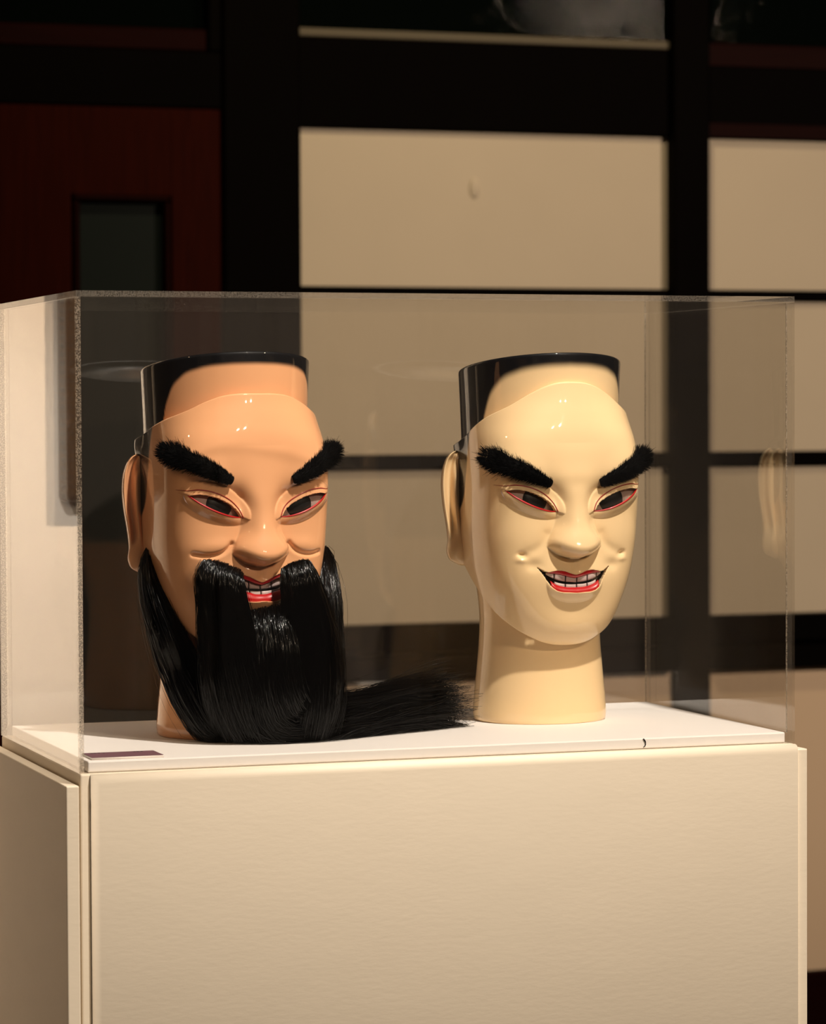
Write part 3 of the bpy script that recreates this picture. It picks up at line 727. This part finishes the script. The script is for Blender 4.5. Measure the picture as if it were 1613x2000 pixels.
# ------------------------------------------------------------------ beard (in the peach head's own frame)
Rz = np.array([[math.cos(math.radians(6)), -math.sin(math.radians(6)), 0], [math.sin(math.radians(6)), math.cos(math.radians(6)), 0], [0, 0, 1]])
BASE = np.array([.1772, .1802, T_+.0002])
def loc_pt(x, y, Y):
    """point of the photograph's line of sight at room depth Y, in the head's frame"""
    return Rz.T @ (at_y(x, y, Y)-BASE)
FLOOR = .0006
def lock(name, path, wid, dep, n, parent, flat=.9, frizz=.0012, core=.64, loose=0, label=None, hr=.00028, k=16, root_frac=.12, brush=0):
    """path: (px, py, Y); wid/dep: half extents in photo px across / in metres of depth along the lock"""
    P = np.array([loc_pt(*p) for p in path]); d = np.r_[0, np.cumsum(np.linalg.norm(np.diff(P, axis=0), axis=1))]
    tt = np.linspace(0, d[-1], 40); Pc = np.stack([cub(tt, d, P[:, i]) for i in range(3)], 1)
    wd = cub(tt, d, np.array(wid)*.000455); dp = cub(tt, d, np.array(dep))
    T = np.gradient(Pc, axis=0); T /= np.linalg.norm(T, axis=1, keepdims=True)
    vd = np.array([.33, .94, 0]) ; vd = Rz.T @ vd
    side = np.cross(T, vd); side /= np.linalg.norm(side, axis=1, keepdims=True)+1e-9
    dv = np.cross(side, T)
    cf = core*np.ones(40)
    if brush: cf = core*cub(np.arange(40)/39., [0, .5, .80, .93, 1], [1, 1, .95, .55, .05])
    # core mass
    an = np.linspace(0, 2*math.pi, 25)[:-1]
    Vc = Pc[:, None]+cf[:, None, None]*(wd[:, None, None]*side[:, None]*np.cos(an)[None, :, None]+dp[:, None, None]*dv[:, None]*np.sin(an)[None, :, None])
    Vc[..., 2] = np.maximum(Vc[..., 2], FLOOR)
    i = np.arange(39)[:, None]*24; j = np.arange(24)[None]; q = (j+1) % 24
    Qc = np.stack([i+j, i+q, i+24+q, i+24+j], -1).reshape(-1, 4)
    Vc2 = np.vstack([Vc.reshape(-1, 3), Pc[0], Pc[-1]]); jj = np.arange(24)
    Tc = np.vstack([np.stack([np.full(24, 960), (jj+1) % 24, jj], 1), np.stack([np.full(24, 961), 39*24+jj, 39*24+(jj+1) % 24], 1)])
    # hairs
    def hairs(n, spread, fz, t_end, curl=True):
        ncl = max(6, n//13); cl = rng.integers(0, ncl, n)         # hairs gather in strands
        rc = np.sqrt(rng.random(ncl)*.65+.35)*spread; ac = rng.random(ncl)*2*math.pi
        r = rc[cl]+rng.normal(size=n)*.05; a = ac[cl]+rng.normal(size=n)*.09
        def wave(lo, hi, m):
            return np.sin(s*rng.uniform(lo, hi, (m, 1))+rng.random((m, 1))*6.3)*rng.normal(size=(m, 1))
        t0 = rng.random(n)*root_frac; t1 = t_end[0]+(t_end[1]-t_end[0])*rng.random(n)
        s = np.linspace(0, 1, k)[None]
        tv = (t0[:, None]+(t1-t0)[:, None]*s)*39; i0 = np.clip(tv.astype(int), 0, 38); f = (tv-i0)[..., None]
        g = lambda A: A[i0]*(1-f)+A[i0+1]*f
        g1 = lambda A: A[i0]*(1-f[..., 0])+A[i0+1]*f[..., 0]
        ca = np.cos(a)[:, None]; sa = np.sin(a)[:, None]
        wob = (wave(2, 7, ncl)[cl]+.45*wave(8, 18, ncl)[cl]+.40*wave(4, 12, n)+.12*wave(14, 34, n))*fz
        if not curl: wob = wave(1, 5, n)*fz
        wob2 = (.9*wave(4, 14, ncl)[cl]+.4*wave(4, 28, n))*fz if curl else wave(1, 5, n)*fz
        dr = (rng.normal(size=(ncl, 1))*.10)[cl]
        env = np.minimum(1, .25+s*12)*(1+brush*np.maximum(0, (tv/39-.62)/.38)**2)
        drift = brush*.004*np.maximum(0, (tv/39-.62)/.38)**2*rng.normal(size=(n, 1))
        drift2 = brush*.004*np.maximum(0, (tv/39-.62)/.38)**2*rng.normal(size=(n, 1))
        X = g(Pc)+g(side)*((g1(wd)*(r[:, None]+dr*s)*ca)+wob*env+drift)[..., None]+g(dv)*((g1(dp)*(r[:, None]+dr*s)*sa)+wob2*env+drift2)[..., None]
        X[..., 2] = np.maximum(X[..., 2], FLOOR+.0004)
        return X
    X = hairs(n, 1.0, frizz, (.80 if brush else .86, 1.0))
    V2, Q2 = hair_arrays(X, hr*rng.uniform(.7, 1.35, n), .5)
    parts = [(Vc2, Qc, Tc), (V2, Q2, None)]
    if loose:
        X = hairs(loose, 1.25, frizz*2.6, (.5, 1.03), False); V3, Q3 = hair_arrays(X, hr*.6, .5); parts.append((V3, Q3, None))
    Vv, Ff = join_arrays(parts)
    o = obj(name, new_mesh(name, Vv, Ff), [M['fur'], M['hair']], parent, kind='stuff', label=label)
    npoly = len(o.data.polygons); mi_ = np.ones(npoly, np.int32); mi_[:len(Qc)] = 0; mi_[-len(Tc):] = 0
    o.data.polygons.foreach_set('material_index', mi_)
    return o

lock('side_whisker', [(291, 1066, .172), (288, 1110, .160), (300, 1165, .150), (322, 1225, .140), (352, 1300, .130), (385, 1370, .125), (425, 1425, .120), (480, 1440, .118)],
     [4, 14, 26, 34, 40, 44, 40, 30], [.004, .008, .012, .014, .016, .018, .018, .014], 1700, pink, loose=14, label='long black hair lock hanging from beside the ear')
lock('side_whisker', [(636, 1070, .165), (640, 1110, .150), (640, 1165, .138), (640, 1230, .128), (640, 1300, .120), (632, 1365, .115), (625, 1420, .115)],
     [4, 14, 26, 31, 34, 38, 36], [.004, .008, .010, .013, .015, .018, .018], 1500, pink, loose=50, frizz=.0016, label='long black hair lock hanging from beside the ear')
lock('moustache_lock', [(436, 1106, .0885), (430, 1124, .0815), (434, 1170, .080), (442, 1240, .082), (452, 1310, .086), (468, 1380, .092), (490, 1435, .098)],
     [40, 44, 47, 54, 62, 64, 58], [.006, .010, .012, .015, .018, .020, .018], 2300, pink, loose=16, label='straight black moustache half hanging over the beard', root_frac=.03)
lock('moustache_lock', [(576, 1102, .0835), (582, 1122, .0775), (592, 1170, .077), (604, 1240, .080), (610, 1310, .084), (606, 1380, .090), (596, 1435, .096)],
     [28, 34, 42, 52, 56, 56, 50], [.006, .010, .012, .015, .018, .020, .018], 2000, pink, loose=20, label='straight black moustache half hanging over the beard', root_frac=.03)
lock('beard', [(508, 1186, .099), (512, 1230, .088), (515, 1290, .086), (518, 1350, .090), (535, 1402, .098), (600, 1420, .112), (690, 1408, .130), (780, 1388, .152), (850, 1378, .172), (893, 1376, .184)],
     [50, 58, 70, 84, 88, 62, 51, 50, 52, 54], [.006, .014, .020, .024, .026, .028, .026, .026, .024, .022], 4700, pink, frizz=.0027, loose=260, label='full black beard sweeping along the plate', k=22, brush=1.5)

# ------------------------------------------------------------------ caption card and hair scrap
cd = empty('caption_card', (.0, .0, T_), label='small mauve caption card lying on the plate corner', category='card')
cpts = [(.0135, .050), (.076, .050), (.076, .014), (.0135, .014)]
me = new_mesh('card_top', np.array([(x, y, z) for z in (.0, .0018) for x, y in cpts]), [np.array([[3, 2, 1, 0], [4, 5, 6, 7], [0, 1, 5, 4], [1, 2, 6, 5], [2, 3, 7, 6], [3, 0, 4, 7]])], smooth=False)
o = obj('card_base', me, M['card_edge'], cd)
me = box_mesh('card_face', .0138, .0757, .0143, .0497, .0019, .0023); obj('card_face', me, M['card'], cd)
for x in (.020, .0225, .026, .030, .057, .060, .0635):
    box('printed_mark', x, x+.0016, .043, .0465, .00235, .00245, M['ink'], cd)
sc = curve_pts([at_y(1256, 1443, .0062), at_y(1260, 1448, .0058), at_y(1260, 1456, .0058), at_y(1256, 1460, .0060)], 14)
tube('hair_scrap', sc, np.linspace(.0007, .0003, 14), M['hair'], sides=6, label='tiny curled black hair scrap on the plate edge', category='hair scrap')
